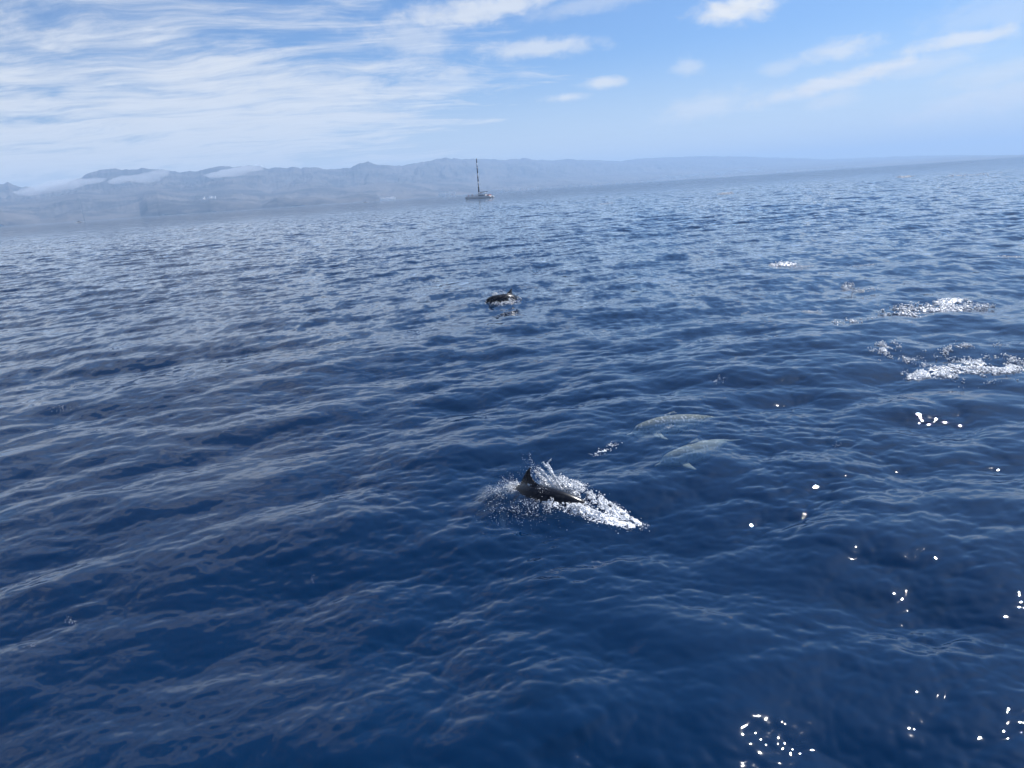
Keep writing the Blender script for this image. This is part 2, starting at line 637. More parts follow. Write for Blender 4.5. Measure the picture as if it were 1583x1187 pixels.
m, h, out = mat('volcanic_slopes')
geo = h.n('ShaderNodeNewGeometry')
pos = geo.outputs['Position']
mp = h.n('ShaderNodeMapping')
h.put(mp.inputs[0], pos)
mp.inputs['Scale'].default_value = (0.001, 0.001, 0.004)
pv = mp.outputs[0]
a = h.noise(pv, 2.2, 6, 0.6)
b = h.noise(pv, 9.0, 5, 0.65)
c = h.mix(h.step(a, 0.4, 0.62), c4(0.045, 0.044, 0.044), c4(0.135, 0.118, 0.105))
c = h.mix(h.step(b, 0.45, 0.7, 0, 0.5), c, c4(0.20, 0.175, 0.155))
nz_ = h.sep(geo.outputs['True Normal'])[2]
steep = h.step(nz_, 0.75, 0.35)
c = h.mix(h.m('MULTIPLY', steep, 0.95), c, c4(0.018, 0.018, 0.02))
h.t.links.new(bsdf(h, c, 0.95, spec=0.1), out.inputs[0])
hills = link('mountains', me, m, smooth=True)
tag(hills, 'hazy volcanic mountain coast with dark sea cliffs', kind='structure')


def ground_h(a, dd):
    q = int(np.clip(np.searchsorted(azs, a), 0, NA - 1))
    p = int(np.clip(np.searchsorted(ds, dd), 0, NDD - 1))
    return TV[p, q, 2]


# far-off town: hundreds of white houses on the lower slopes, a few pixels all together
m_house = simple('whitewashed_plaster', (0.8, 0.78, 0.74), 0.9)
mb = MB()
g = random.Random(5)


def houses(px0, px1, d0, d1, n, size=22):
    for _ in range(n):
        px = g.uniform(px0, px1)
        a, _e = azel(px, 270)
        # streets follow the contour: bands of distance
        dd = g.choice([g.gauss(d0 + (d1 - d0) * k, 14) for k in (0.1, 0.35, 0.6, 0.9)])
        z = ground_h(a, dd)
        x, y = dd * math.sin(a) * far_f(a), dd * math.cos(a) * far_f(a)
        w, l, hh = g.uniform(.4, 1) * size, g.uniform(.5, 1.6) * size, g.uniform(6, 14)
        mb.box(x - l / 2, x + l / 2, y - w / 2, y + w / 2, z - 6, z + hh)


houses(1020, 1090, 5350, 5900, 120)
houses(1105, 1180, 5450, 6350, 200)
houses(1000, 1060, 5080, 5200, 60)
houses(584, 606, 5030, 5140, 70, 16)
houses(676, 700, 5030, 5260, 26, 16)
houses(306, 330, 5600, 5900, 22, 14)
houses(740, 1000, 5060, 5160, 90, 13)
houses(1200, 1330, 5060, 5300, 60, 13)
town = mb.build('coastal_town', m_house)
tag(town, 'scattered white houses of a far-off town on the hazy coast', 'town', kind='stuff')

# low clouds lying against the mountains
m, h, out = mat('low_cloud')
pvn = h.n('ShaderNodeVolumePrincipled')
pvn.inputs['Color'].default_value = c4(0.97, 0.98, 1.0)
pvn.inputs['Density'].default_value = 0.008
pvn.inputs['Anisotropy'].default_value = 0.2
h.t.links.new(pvn.outputs[0], out.inputs['Volume'])
m_cloud = m


def ico(sub):
    t = (1 + 5 ** .5) / 2
    v = [(-1, t, 0), (1, t, 0), (-1, -t, 0), (1, -t, 0), (0, -1, t), (0, 1, t), (0, -1, -t), (0, 1, -t), (t, 0, -1), (t, 0, 1), (-t, 0, -1), (-t, 0, 1)]
    f = [(0, 11, 5), (0, 5, 1), (0, 1, 7), (0, 7, 10), (0, 10, 11), (1, 5, 9), (5, 11, 4), (11, 10, 2), (10, 7, 6), (7, 1, 8), (3, 9, 4), (3, 4, 2),
         (3, 2, 6), (3, 6, 8), (3, 8, 9), (4, 9, 5), (2, 4, 11), (6, 2, 10), (8, 6, 7), (9, 8, 1)]
    v = [np.array(p) / np.linalg.norm(p) for p in v]
    for _ in range(sub):
        mid, nf = {}, []

        def md(a, b):
            k = (min(a, b), max(a, b))
            if k not in mid:
                p = v[a] + v[b]
                v.append(p / np.linalg.norm(p))
                mid[k] = len(v) - 1
            return mid[k]
        for a, b, c in f:
            x, y, z = md(a, b), md(b, c), md(c, a)
            nf += [(a, x, z), (b, y, x), (c, z, y), (x, y, z)]
        f = nf
    return np.array(v), np.array(f)


def low_cloud(puffs, label, dist):
    """a bank of mist from overlapping puffs, merged by a voxel remesh so that the volume is one closed body"""
    vv, ff, b = [], [], 0
    iv, fi = ico(3)
    cx = at = None
    for (px, py, w, hh) in puffs:
        a, e = azel(px, py)
        c = np.array([dist * math.sin(a), dist * math.cos(a), CAM_H + math.tan(e) * dist])
        sx, sz = w / F * dist, hh / F * dist
        n_ = np.array([fbm(p[0] * 1.6 + px, p[1] * 1.6, p[2] * 1.6 + py, 4, 0.7) for p in iv])
        rad = 1 + 0.55 * n_
        P_ = iv * rad[:, None] * np.array([sx, 0.6 * sx, sz])
        vv.append(P_ + c)
        ff.append(fi + b)
        b += len(iv)
    me = mesh_np('low_cloud', np.concatenate(vv), np.concatenate(ff))
    o = link('low_cloud', me, m_cloud)
    md_ = o.modifiers.new('merge', 'REMESH')
    md_.mode = 'VOXEL'
    md_.voxel_size = 14
    dg = bpy.context.evaluated_depsgraph_get()
    nm = bpy.data.meshes.new_from_object(o.evaluated_get(dg))
    o.modifiers.clear()
    o.data = nm
    if not nm.materials:
        nm.materials.append(m_cloud)
    tag(o, label, 'cloud', 'low clouds against the mountains')
    return o


low_cloud([(192, 276, 13, 4), (180, 281, 13, 3.6), (215, 275, 16, 5), (238, 270, 16, 5), (250, 266, 10, 3.5), (226, 279, 20, 3)],
          'ragged white cloud across the dark left mountain peak', 7150)
low_cloud([(335, 270, 16, 3), (360, 265, 20, 4.5), (385, 261, 20, 5), (398, 258, 9, 3), (350, 271, 24, 3)],
          'pale cloud bank on the middle ridge, above the dark sea cliffs', 7150)
low_cloud([(70, 291, 24, 5), (100, 286, 24, 6), (130, 281, 18, 4.5), (150, 278, 12, 3), (48, 297, 20, 4)],
          'thin mist hiding the saddle left of the dark peak', 7150)

# ------------------------------------------------------------------ haze
m, h, out = mat('sea_haze')
pvn = h.n('ShaderNodeVolumePrincipled')
pvn.inputs['Color'].default_value = c4(0.49, 0.71, 1.0)
pvn.inputs['Density'].default_value = 1.2e-4
pvn.inputs['Anisotropy'].default_value = 0.05
h.t.links.new(pvn.outputs[0], out.inputs['Volume'])
mb = MB()
top = float(TV[..., 2].max()) + 40
mb.box(-24000, 24000, -24000, 24000, -24.0, top)
haze = mb.build('haze', m)
tag(haze, kind='stuff')

# ------------------------------------------------------------------ dolphins
m, h, out = mat('dolphin_skin')
tc = h.n('ShaderNodeTexCoord').outputs['Object']
attr = h.n('ShaderNodeAttribute', attribute_name='back')
bk = attr.outputs['Fac']                        # 1 on the back, 0 on the belly
nz = h.noise(tc, 7.0, 4)
edge = h.m('ADD', bk, h.m('MULTIPLY_ADD', nz, 0.24, -0.12))
c = h.mix(h.step(edge, 0.30, 0.46), c4(0.46, 0.46, 0.45), c4(0.17, 0.175, 0.18))
c = h.mix(h.step(edge, 0.56, 0.72), c, c4(0.010, 0.012, 0.018))
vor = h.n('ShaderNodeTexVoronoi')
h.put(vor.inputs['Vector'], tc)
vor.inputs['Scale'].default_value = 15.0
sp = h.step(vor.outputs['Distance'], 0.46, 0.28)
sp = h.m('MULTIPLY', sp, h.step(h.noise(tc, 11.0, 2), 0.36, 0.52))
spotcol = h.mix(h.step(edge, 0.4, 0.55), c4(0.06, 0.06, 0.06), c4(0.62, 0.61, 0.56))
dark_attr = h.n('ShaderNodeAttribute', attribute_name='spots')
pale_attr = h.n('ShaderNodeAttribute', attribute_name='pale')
c = h.mix(pale_attr.outputs['Fac'], c, c4(0.37, 0.37, 0.25))  # submerged pair: pale young skin, with rippling sunlight put into the colour too
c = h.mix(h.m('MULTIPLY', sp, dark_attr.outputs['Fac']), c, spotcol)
h.t.links.new(bsdf(h, c, h.m('MULTIPLY_ADD', pale_attr.outputs['Fac'], 0.9, 0.24), spec=0.22), out.inputs[0])
m_dolphin = m
m, h, out = mat('dolphin_eye')
h.t.links.new(bsdf(h, c4(0.01, 0.01, 0.01), 0.1), out.inputs[0])
m_eye = m

#            s     width  height  centre-z
PROFILE = [(0.000, 0.012, 0.010, -0.012), (0.020, 0.020, 0.017, -0.012), (0.060, 0.026, 0.022, -0.010), (0.082, 0.040, 0.042, 0.002),
           (0.110, 0.060, 0.070, 0.006), (0.160, 0.082, 0.092, 0.002), (0.230, 0.100, 0.108, 0.0), (0.320, 0.112, 0.122, 0.0),
           (0.420, 0.114, 0.124, 0.0), (0.520, 0.102, 0.114, 0.002), (0.620, 0.082, 0.096, 0.004), (0.720, 0.056, 0.074, 0.006),
           (0.800, 0.034, 0.054, 0.006), (0.880, 0.018, 0.038, 0.004), (0.940, 0.014, 0.026, 0.0), (0.985, 0.010, 0.012, 0.0)]


def catmull(P, t):
    n = len(P) - 1
    x = min(max(t, 0), 0.99999) * n
    i = int(x)
    u = x - i
    p0, p1, p2, p3 = P[max(i - 1, 0)], P[i], P[i + 1], P[min(i + 2, n)]
    return 0.5 * ((2 * p1) + (p2 - p0) * u + (2 * p0 - 5 * p1 + 4 * p2 - p3) * u * u + (3 * p1 - p0 - 3 * p2 + p3) * u ** 3)


def make_dolphin(spine, label, spots=0.6, roll=0.0, fin_s=0.5, fin_h=0.2, pale=0.0, bias=0.0, girth=0.84, name='dolphin'):
    """spine: points from the beak to the fluke notch in the world; one continuous body with fins and flukes"""
    P = [Vector(p) for p in spine]
    # arc length table
    T = [k / 200 for k in range(201)]
    pts = [catmull(P, t) for t in T]
    acc = [0.0]
    for k in range(200):
        acc.append(acc[-1] + (pts[k + 1] - pts[k]).length)
    Ln = acc[-1]
    org = pts[80].copy()

    def frame(s):
        s = min(max(s, 0), 1)
        t = float(np.interp(s * Ln, acc, T))
        c = catmull(P, t)
        tan = (catmull(P, min(t + 0.01, 1)) - catmull(P, max(t - 0.01, 0))).normalized()
        side = tan.cross(Vector((0, 0, 1))).normalized()
        up = side.cross(tan).normalized()
        q = Matrix.Rotation(roll, 3, tan)
        return c - org, tan, q @ side, q @ up

    mb = MB()
    rings = []
    N = 20
    prs = np.array(PROFILE)
    for s in np.linspace(0, 0.985, 70):
        w, hh, cz = (float(np.interp(s, prs[:, 0], prs[:, k])) * Ln * girth for k in (1, 2, 3))
        c, tan, side, up = frame(s)
        rings.append([c + side * (w * math.cos(2 * math.pi * k / N)) + up * (cz + hh * math.sin(2 * math.pi * k / N)) for k in range(N)])
    mb.loft(rings)

    def foil(outline, thick, place):
        """a fin as a lens-shaped closed sheet; outline: chord pairs (lead, trail, height)"""
        rg = []
        for (a_, b_, z_) in outline:
            row = []
            for k in range(12):
                an = 2 * math.pi * k / 12
                xx = (a_ + b_) / 2 - (b_ - a_) / 2 * math.cos(an)
                th = thick * max(b_ - a_, 0.01) * math.sin(an) * (1.0 - 0.35 * math.cos(an + math.pi))
                row.append(place(xx, th, z_))
            rg.append(row)
        mb.loft(rg)

    # dorsal fin: falcate, convex front edge, concave rear edge
    def pl_dorsal(xx, th, z_):
        c, tan, side, up = frame(fin_s + xx)
        r_ = float(np.interp(fin_s, prs[:, 0], prs[:, 2])) * Ln
        return c + up * (r_ * 0.80 + z_) + side * th * Ln
    fh = fin_h
    foil([(-0.080, 0.075, 0.0), (-0.060, 0.052, 0.18 * fh), (-0.036, 0.040, 0.40 * fh), (-0.012, 0.038, 0.62 * fh), (0.014, 0.044, 0.82 * fh),
          (0.034, 0.054, 0.95 * fh), (0.054, 0.064, 1.03 * fh)], 0.085, pl_dorsal)

    # pectoral fins
    for sgn in (-1, 1):
        def pl_pec(xx, th, z_, sgn=sgn):
            c, tan, side, up = frame(0.245)
            w_ = 0.085 * Ln
            return c + tan * (xx * Ln) + side * sgn * (w_ + z_ * 0.80) - up * (0.045 * Ln + z_ * 0.60) + up * th * Ln
        foil([(-0.042, 0.042, -0.03 * Ln), (-0.032, 0.046, 0.03 * Ln), (-0.012, 0.052, 0.045 * Ln), (0.016, 0.060, 0.068 * Ln), (0.044, 0.068, 0.086 * Ln)], 0.10, pl_pec)
    # flukes
    for sgn in (-1, 1):
        def pl_fl(xx, th, z_, sgn=sgn):
            c, tan, side, up = frame(0.97)
            return c + tan * (xx * Ln) + side * sgn * z_ + up * th * Ln
        foil([(-0.055, 0.030, 0.0), (-0.030, 0.032, 0.035 * Ln), (-0.004, 0.036, 0.07 * Ln), (0.018, 0.044, 0.10 * Ln), (0.040, 0.052, 0.125 * Ln)], 0.10, pl_fl)
    o = mb.build(name, m_dolphin)
    md_ = o.modifiers.new('skin', 'REMESH')
    md_.mode = 'VOXEL'
    md_.voxel_size = 0.0085 * max(Ln / 2, 0.6)
    sm = o.modifiers.new('soft', 'SMOOTH')
    sm.factor = 0.6
    sm.iterations = 4
    dg = bpy.context.evaluated_depsgraph_get()
    nm = bpy.data.meshes.new_from_object(o.evaluated_get(dg))
    o.modifiers.clear()
    old = o.data
    o.data = nm
    bpy.data.meshes.remove(old)
    if not nm.materials:
        nm.materials.append(m_dolphin)
    nm.name = name
    nm.polygons.foreach_set('use_smooth', np.ones(len(nm.polygons), bool))
    # how far up the body each point lies
    co = np.zeros(len(nm.vertices) * 3, dtype=np.float32)
    nm.vertices.foreach_get('co', co)
    co = co.reshape(-1, 3)
    ss = np.linspace(0, 0.99, 60)
    fr_ = [frame(s) for s in ss]
    C = np.array([f_[0] for f_ in fr_])
    U = np.array([f_[3] for f_ in fr_])
    Hh = np.array([float(np.interp(s, prs[:, 0], prs[:, 2])) * Ln for s in ss])
    idx = ((co[:, None, :] - C[None]) ** 2).sum(-1).argmin(1)
    hgt = ((co - C[idx]) * U[idx]).sum(1) / np.maximum(Hh[idx], 0.03)
    at = nm.attributes.new('back', 'FLOAT', 'POINT')
    at.data.foreach_set('value', np.clip(hgt * 0.5 + 0.5 + bias, 0, 1).astype(np.float32))
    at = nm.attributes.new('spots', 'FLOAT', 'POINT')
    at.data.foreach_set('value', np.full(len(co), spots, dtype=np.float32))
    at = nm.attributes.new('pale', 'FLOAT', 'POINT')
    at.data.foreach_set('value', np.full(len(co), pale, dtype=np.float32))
    o.location = org
    for sgn in (-1, 1):
        c, tan, side, up = frame(0.135)
        iv, fi = ico(1)
        e = link('eye', mesh_np('eye', iv * 0.011, fi), m_eye, o, True)
        e.location = c + side * sgn * 0.069 * Ln - up * 0.008 * Ln
    tag(o, label, 'dolphin', 'dolphins swimming to the left')
    return o


LEVEL = None


def level_at(px, py, r_=0.7):
    p = at_z(px, py)
    g_ = [(p.x + a * r_, p.y + b * r_) for a in (-1, -.5, 0, .5, 1) for b in (-1, -.5, 0, .5, 1)]
    return float(np.mean([sea_z(*q) for q in g_]))


def lift(px, py, rel):
    """world point under/over the water: rel metres from the local water surface, seen at this pixel"""
    if LEVEL is not None:
        return at_z(px, py, LEVEL + rel)
    z = rel
    for _ in range(6):
        p = at_z(px, py, z)
        s_ = np.mean([sea_z(p.x + a, p.y + b) for a in (-.3, 0, .3) for b in (-.3, 0, .3)])
        z = 0.5 * z + 0.5 * (s_ + rel)
    return at_z(px, py, z)


d_main = make_dolphin([lift(735, 792, -0.42), lift(765, 780, -0.34), lift(797, 774, -0.22), lift(833, 776, -0.11), lift(872, 782, -0.08),
                       lift(912, 796, -0.20), lift(952, 812, -0.58)],
                      'dark grey dolphin breaking the surface in white foam, fin up, nearest of all', 0.02, roll=0.0, fin_s=0.44, fin_h=0.25, bias=0.4, girth=0.78)
d_far = make_dolphin([lift(743, 469, -0.05), lift(756, 467, -0.02), lift(772, 466, -0.04), lift(790, 466, -0.12), lift(806, 467, -0.3), lift(820, 471, -0.5)],
                     'far dolphin lifting its dark head out of the water in a small splash', 0.2, fin_s=0.42, fin_h=0.28, bias=0.2)
LEVEL = level_at(1030, 660)
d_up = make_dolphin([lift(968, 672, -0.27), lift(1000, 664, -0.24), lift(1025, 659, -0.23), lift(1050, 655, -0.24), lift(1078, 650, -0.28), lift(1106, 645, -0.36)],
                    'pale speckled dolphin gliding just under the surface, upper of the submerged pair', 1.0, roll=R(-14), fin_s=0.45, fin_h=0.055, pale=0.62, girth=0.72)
LEVEL = level_at(1070, 700)
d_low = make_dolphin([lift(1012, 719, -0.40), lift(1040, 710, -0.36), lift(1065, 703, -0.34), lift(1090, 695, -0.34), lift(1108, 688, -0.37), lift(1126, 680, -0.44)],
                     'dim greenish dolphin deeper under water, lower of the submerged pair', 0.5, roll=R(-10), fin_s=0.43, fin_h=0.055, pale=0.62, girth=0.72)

# ------------------------------------------------------------------ foam and spray
m, h, out = mat('white_foam')
tc = h.n('ShaderNodeNewGeometry').outputs['Position']
nz = h.noise(tc, 9.0, 3)
c = h.mix(nz, c4(0.88, 0.90, 0.92), c4(0.96, 0.96, 0.96))
tl = h.n('ShaderNodeBsdfTranslucent')
h.put(tl.inputs[0], c)
h.t.links.new(h.mixsh(0.10, bsdf(h, c, 0.25, spec=0.5), tl.outputs[0]), out.inputs[0])
m_foam = m

IV0, IF0 = ico(0)
IV1, IF1 = ico(1)


def blobs(name, pts, rad, squash=1.0, label=None, cat='foam', group=None, kind='stuff', dirs=None, sub=0):
    """many small drops and bubbles in one mesh"""
    iv, fi = (IV0, IF0) if sub == 0 else (IV1, IF1)
    pts = np.asarray(pts, dtype=np.float64)
    rad = np.asarray(rad, dtype=np.float64)
    n = len(pts)
    g = np.random.default_rng(len(name) * 977 + n)
    q = g.normal(size=(n, 3, 3))
    Q, _ = np.linalg.qr(q)
    sc3 = g.uniform(0.6, 1.4, size=(n, 3))
    base = np.einsum('nij,vj->nvi', Q, iv) * sc3[:, None, :]
    base[..., 2] *= squash
    V_ = base * rad[:, None, None] + pts[:, None, :]
    F_ = fi[None] + (np.arange(n) * len(iv))[:, None, None]
    me = mesh_np(name, V_.reshape(-1, 3), F_.reshape(-1, 3))
    o = link(name, me, m_foam, smooth=True)
    tag(o, label, cat, group, kind)
    return o


def merged_foam(name, pts, rad, vox, label, cat='foam', group=None):
    """torn sheets of foam: the drops of the dense parts fused by a voxel remesh"""
    o = blobs(name, pts, rad, 0.75, label, cat, group)
    md_ = o.modifiers.new('fuse', 'REMESH')
    md_.mode = 'VOXEL'
    md_.voxel_size = vox
    sm = o.modifiers.new('soft', 'SMOOTH')
    sm.factor = 0.5
    sm.iterations = 2
    dg = bpy.context.evaluated_depsgraph_get()
    nm = bpy.data.meshes.new_from_object(o.evaluated_get(dg))
    o.modifiers.clear()
    o.data = nm
    if not nm.materials:
        nm.materials.append(m_foam)
    nm.polygons.foreach_set('use_smooth', np.ones(len(nm.polygons), bool))
    print(name, len(nm.polygons))
    return o


def noise2(x, y, sc_, seed, octs=3):
    return np.array([mn.fractal((a * sc_, b * sc_, seed), 0.8, 2.1, octs) for a, b in zip(x, y)])


def seat(x, y, up=0.0):
    d, _ = sea_disp(x, y)
    return np.stack([x + d[:, 0], y + d[:, 1], d[:, 2] + up], -1)


def foam_patch(px, py, hw, hh, n, label, thr=0.0, size=1.0, tilt=0.0, sc_=2.2, group='foam patches on the open water', seed=0, lump=0.07):
    """lacy foam in an ellipse given in photograph pixels, laid on the waves"""
    g = np.random.default_rng(int(px * 13 + py))
    c = at_z(px, py)
    ex = at_z(px + hw, py - hw * 0.068) - c
    ey = at_z(px, py - hh) - c
    r = math.hypot(c.x, c.y)
    pix = r / F * 1.0
    n = int(n * 1.5)
    if py < 500:
        thr -= 0.16
        size *= 1.45
        lump = max(lump, 0.06 + 0.02 * r / 20)
    u = g.normal(size=n * 4) * 0.5
    v = g.normal(size=n * 4) * 0.5
    ok = u * u + v * v < 1
    u, v = u[ok], v[ok]
    v2 = v + tilt * u
    x = c.x + ex.x * u + ey.x * v2
    y = c.y + ex.y * u + ey.y * v2
    L_ = max(ex.length, 0.4)
    # stretched cells: lines of foam lying across the view
    big = noise2(x, y * 0.5, sc_ * 1.3 / L_ + 0.25, seed + 1.0, 3)
    lace = 1 - 3.2 * np.abs(noise2(x, y * 0.6, 3.6 + 2.0 / L_, seed + 7.0, 3))
    nz = 0.6 * big + 0.32 * lace - 0.05
    e_ = np.sqrt(u * u + v * v)
    ok = g.uniform(0, 1, len(x)) < np.clip((nz - thr - 0.28 * e_) * 1.7, 0, 0.5)
    x, y, nz = x[ok][:n], y[ok][:n], nz[ok][:n]
    if len(x) == 0:
        return None
    p = seat(x, y, 0.0)
    rad = pix * size * (0.13 + 0.50 * g.uniform(0, 1, len(x)) ** 3)
    p[:, 2] += lump * g.uniform(0, 1, len(x)) ** 2 * np.clip(nz * 2, 0, 1)
    if n < 500:
        return blobs('sea_foam', p, rad * 1.1, 0.4, label, 'foam', group)
    return merged_foam('sea_foam', p, rad * 1.5, pix * 0.42, label, 'foam', group)


# --- splash round the near dolphin
def main_splash():
    g = np.random.default_rng(4)
    pts, rad = [], []

    def strip(path, n, width, hgt, r0, r1, lace=0.0, seed=0.0, edge=0.0):
        """foam along a path of photograph pixels"""
        W = [at_z(*p) for p in path]
        t = g.uniform(0, 1, n)
        if edge:
            t = t ** edge
        xs = np.interp(t * (len(W) - 1), range(len(W)), [w.x for w in W])
        ys = np.interp(t * (len(W) - 1), range(len(W)), [w.y for w in W])
        wd = np.interp(t * (len(width) - 1), range(len(width)), width)
        hg = np.interp(t * (len(hgt) - 1), range(len(hgt)), hgt)
        ox, oy = g.normal(size=n) * 0.45, g.normal(size=n) * 0.45
        x, y = xs + ox * wd, ys + oy * wd
        nz = noise2(x, y, 7.0, seed, 3)
        ok = nz > lace - 0.25
        x, y, nz, hg, ox, oy = x[ok], y[ok], nz[ok], hg[ok], ox[ok], oy[ok]
        p = seat(x, y)
        prof = np.clip(1 - (ox ** 2 + oy ** 2) * 1.6, 0, 1)
        p[:, 2] += hg * prof * (0.35 + 0.65 * g.uniform(0, 1, len(x))) * np.clip(0.7 + nz, 0.1, 1.5)
        pts.append(p)
        rad.append(g.uniform(r0, r1, len(x)) * g.uniform(0.5, 1, len(x)))

    # wake running off behind the tail: two dense edges, torn middle
    strip([(868, 762), (892, 770), (925, 779), (955, 790), (985, 803)], 5200, [0.14, 0.18, 0.16, 0.12, 0.05], [0.10, 0.11, 0.08, 0.05, 0.02], 0.003, 0.0105, 0.05, 1)
    strip([(845, 780), (880, 788), (915, 794), (945, 801), (972, 806)], 6200, [0.12, 0.16, 0.15, 0.14, 0.05], [0.07, 0.09, 0.07, 0.05, 0.01], 0.003, 0.010, -0.05, 2)
    strip([(865, 773), (905, 784), (950, 796)], 2600, [0.25, 0.25, 0.16], [0.05, 0.05, 0.02], 0.003, 0.009, 0.12, 3)
    strip([(940, 797), (965, 802), (990, 806)], 700, [0.22, 0.2, 0.12], [0.04, 0.03, 0.02], 0.003, 0.008, 0.18, 9)
    # collar of foam in front of the back
    strip([(792, 757), (806, 764), (822, 772), (842, 781), (860, 788)], 4600, [0.10, 0.12, 0.12, 0.11, 0.12], [0.16, 0.16, 0.12, 0.09, 0.06], 0.003, 0.009, 0.0, 4)
    strip([(768, 775), (790, 768), (806, 762)], 1300, [0.16, 0.2, 0.16], [0.10, 0.13, 0.14], 0.003, 0.007, 0.22, 5)
    strip([(775, 785), (800, 790), (830, 790), (860, 794)], 1500, [0.35, 0.35, 0.30, 0.2], [0.07, 0.06, 0.05, 0.03], 0.0025, 0.007, 0.25, 6)
    strip([(750, 772), (775, 762), (795, 756)], 700, [0.14, 0.2, 0.2], [0.10, 0.2, 0.22], 0.0025, 0.006, 0.2, 7)
    # far side curtain
    strip([(848, 756), (866, 752), (885, 756), (905, 764)], 1700, [0.16, 0.14, 0.12, 0.10], [0.16, 0.14, 0.10, 0.05], 0.003, 0.009, 0.08, 8)
    # specks of foam on the skin of the water in front
    strip([(760, 800), (800, 806), (850, 800)], 160, [0.5, 0.5, 0.5], [0.02, 0.02, 0.02], 0.002, 0.006, 0.1, 10)
    return np.concatenate(pts), np.concatenate(rad)


p_, r_ = main_splash()
k_ = r_ > 0.0032
merged_foam('dolphin_wake_foam', p_[k_], r_[k_] * 1.45, 0.0046, 'thick white foam churned up around the nearest dolphin and trailing right')
blobs('foam_drops', p_[~k_] + (0, 0, 0.008), r_[~k_], 0.9, 'loose white droplets hopping over the foam of the nearest dolphin', 'foam')


def spray(name, jets, label, g, vox=0.0045):
    """drops flying along ballistic arcs; dense at the root, beads towards the tip"""
    pts, rad = [], []
    for (px, py, tx, ty, n, r0, spread) in jets:
        a = on_sea(px, py)
        # the tip stands over the same ground distance, at the height its pixel asks for
        d = ray(tx, ty)
        t = math.hypot(a.x, a.y) / math.hypot(d.x, d.y)
        b = Vector((d.x * t, d.y * t, CAM_H + d.z * t))
        for _ in range(n):
            u = g.uniform(0, 1) ** 1.25
            sag = 4 * u * (1 - u) * 0.12 * (b.z - a.z)
            w = spread * (0.35 + 0.65 * u)
            pts.append((a.x + (b.x - a.x) * u + g.normal() * w, a.y + (b.y - a.y) * u + g.normal() * w, a.z + (b.z - a.z) * u + sag + g.normal() * w * 0.7))
            rad.append(r0 * g.uniform(0.3, 1.0) * (1.15 - 0.55 * u))
    return merged_foam(name, pts, np.array(rad) * 1.15, vox, label, 'spray')


g = np.random.default_rng(21)
spray('water_spray', [
    # the tall white curtain behind the fin
    (858, 758, 830, 722, 520, 0.011, 0.018), (868, 757, 838, 714, 420, 0.012, 0.014), (864, 756, 846, 716, 260, 0.012, 0.010), (846, 716, 852, 710, 40, 0.012, 0.010),
    (850, 757, 826, 728, 420, 0.012, 0.028), (840, 752, 824, 716, 120, 0.009, 0.030), (878, 758, 850, 730, 260, 0.010, 0.020),
    (830, 745, 816, 695, 60, 0.009, 0.028), (818, 742, 805, 697, 30, 0.008, 0.020), (822, 742, 818, 708, 50, 0.010, 0.03),
    (812, 750, 802, 722, 60, 0.008, 0.04), (800, 754, 782, 726, 90, 0.007, 0.06), (785, 760, 762, 730, 60, 0.006, 0.07),
    (775, 765, 745, 748, 50, 0.006, 0.08), (800, 760, 776, 740, 200, 0.008, 0.035), (790, 760, 772, 745, 120, 0.007, 0.05),
    (885, 758, 870, 742, 160, 0.011, 0.022), (892, 760, 888, 748, 120, 0.011, 0.022), (900, 762, 899, 752, 60, 0.010, 0.020), (905, 764, 908, 756, 12, 0.011, 0.02),
    (845, 770, 835, 745, 160, 0.007, 0.09), (938, 785, 935, 767, 7, 0.008, 0.02), (800, 790, 795, 775, 150, 0.006, 0.12), (770, 790, 765, 775, 90, 0.006, 0.12),
], 'white drops and torn sheets of water thrown up behind the dorsal fin', g)

# --- splash of the far dolphin
g = np.random.default_rng(23)
spray('water_spray', [
    (770, 462, 764, 447, 130, 0.022, 0.09), (775, 461, 772, 446, 130, 0.022, 0.09), (768, 463, 756, 455, 90, 0.020, 0.08), (764, 460, 766, 452, 160, 0.028, 0.07),
    (780, 461, 778, 451, 90, 0.026, 0.06), (784, 463, 780, 456, 260, 0.030, 0.07), (792, 464, 786, 459, 220, 0.026, 0.08), (800, 461, 792, 455, 40, 0.022, 0.05),
    (806, 463, 800, 457, 30, 0.020, 0.05), (754, 466, 748, 462, 60, 0.014, 0.06), (790, 466, 785, 462, 160, 0.02, 0.10),
], 'small fan of white drops over the back of the far dolphin', g, 0.011)
foam_patch(776, 466, 30, 6, 1400, 'thin white foam around the back of the far dolphin', -0.3, 0.7, lump=0.12)

# --- lines of white specks near the submerged pair
foam_patch(935, 697, 27, 6, 900, 'line of white specks left of the submerged dolphins', -0.15, 1.0, tilt=0.9, sc_=5, lump=0.01)
foam_patch(1108, 590, 18, 5, 160, 'small foam fleck on a wave crest above the submerged dolphins', -0.1, 1.0)

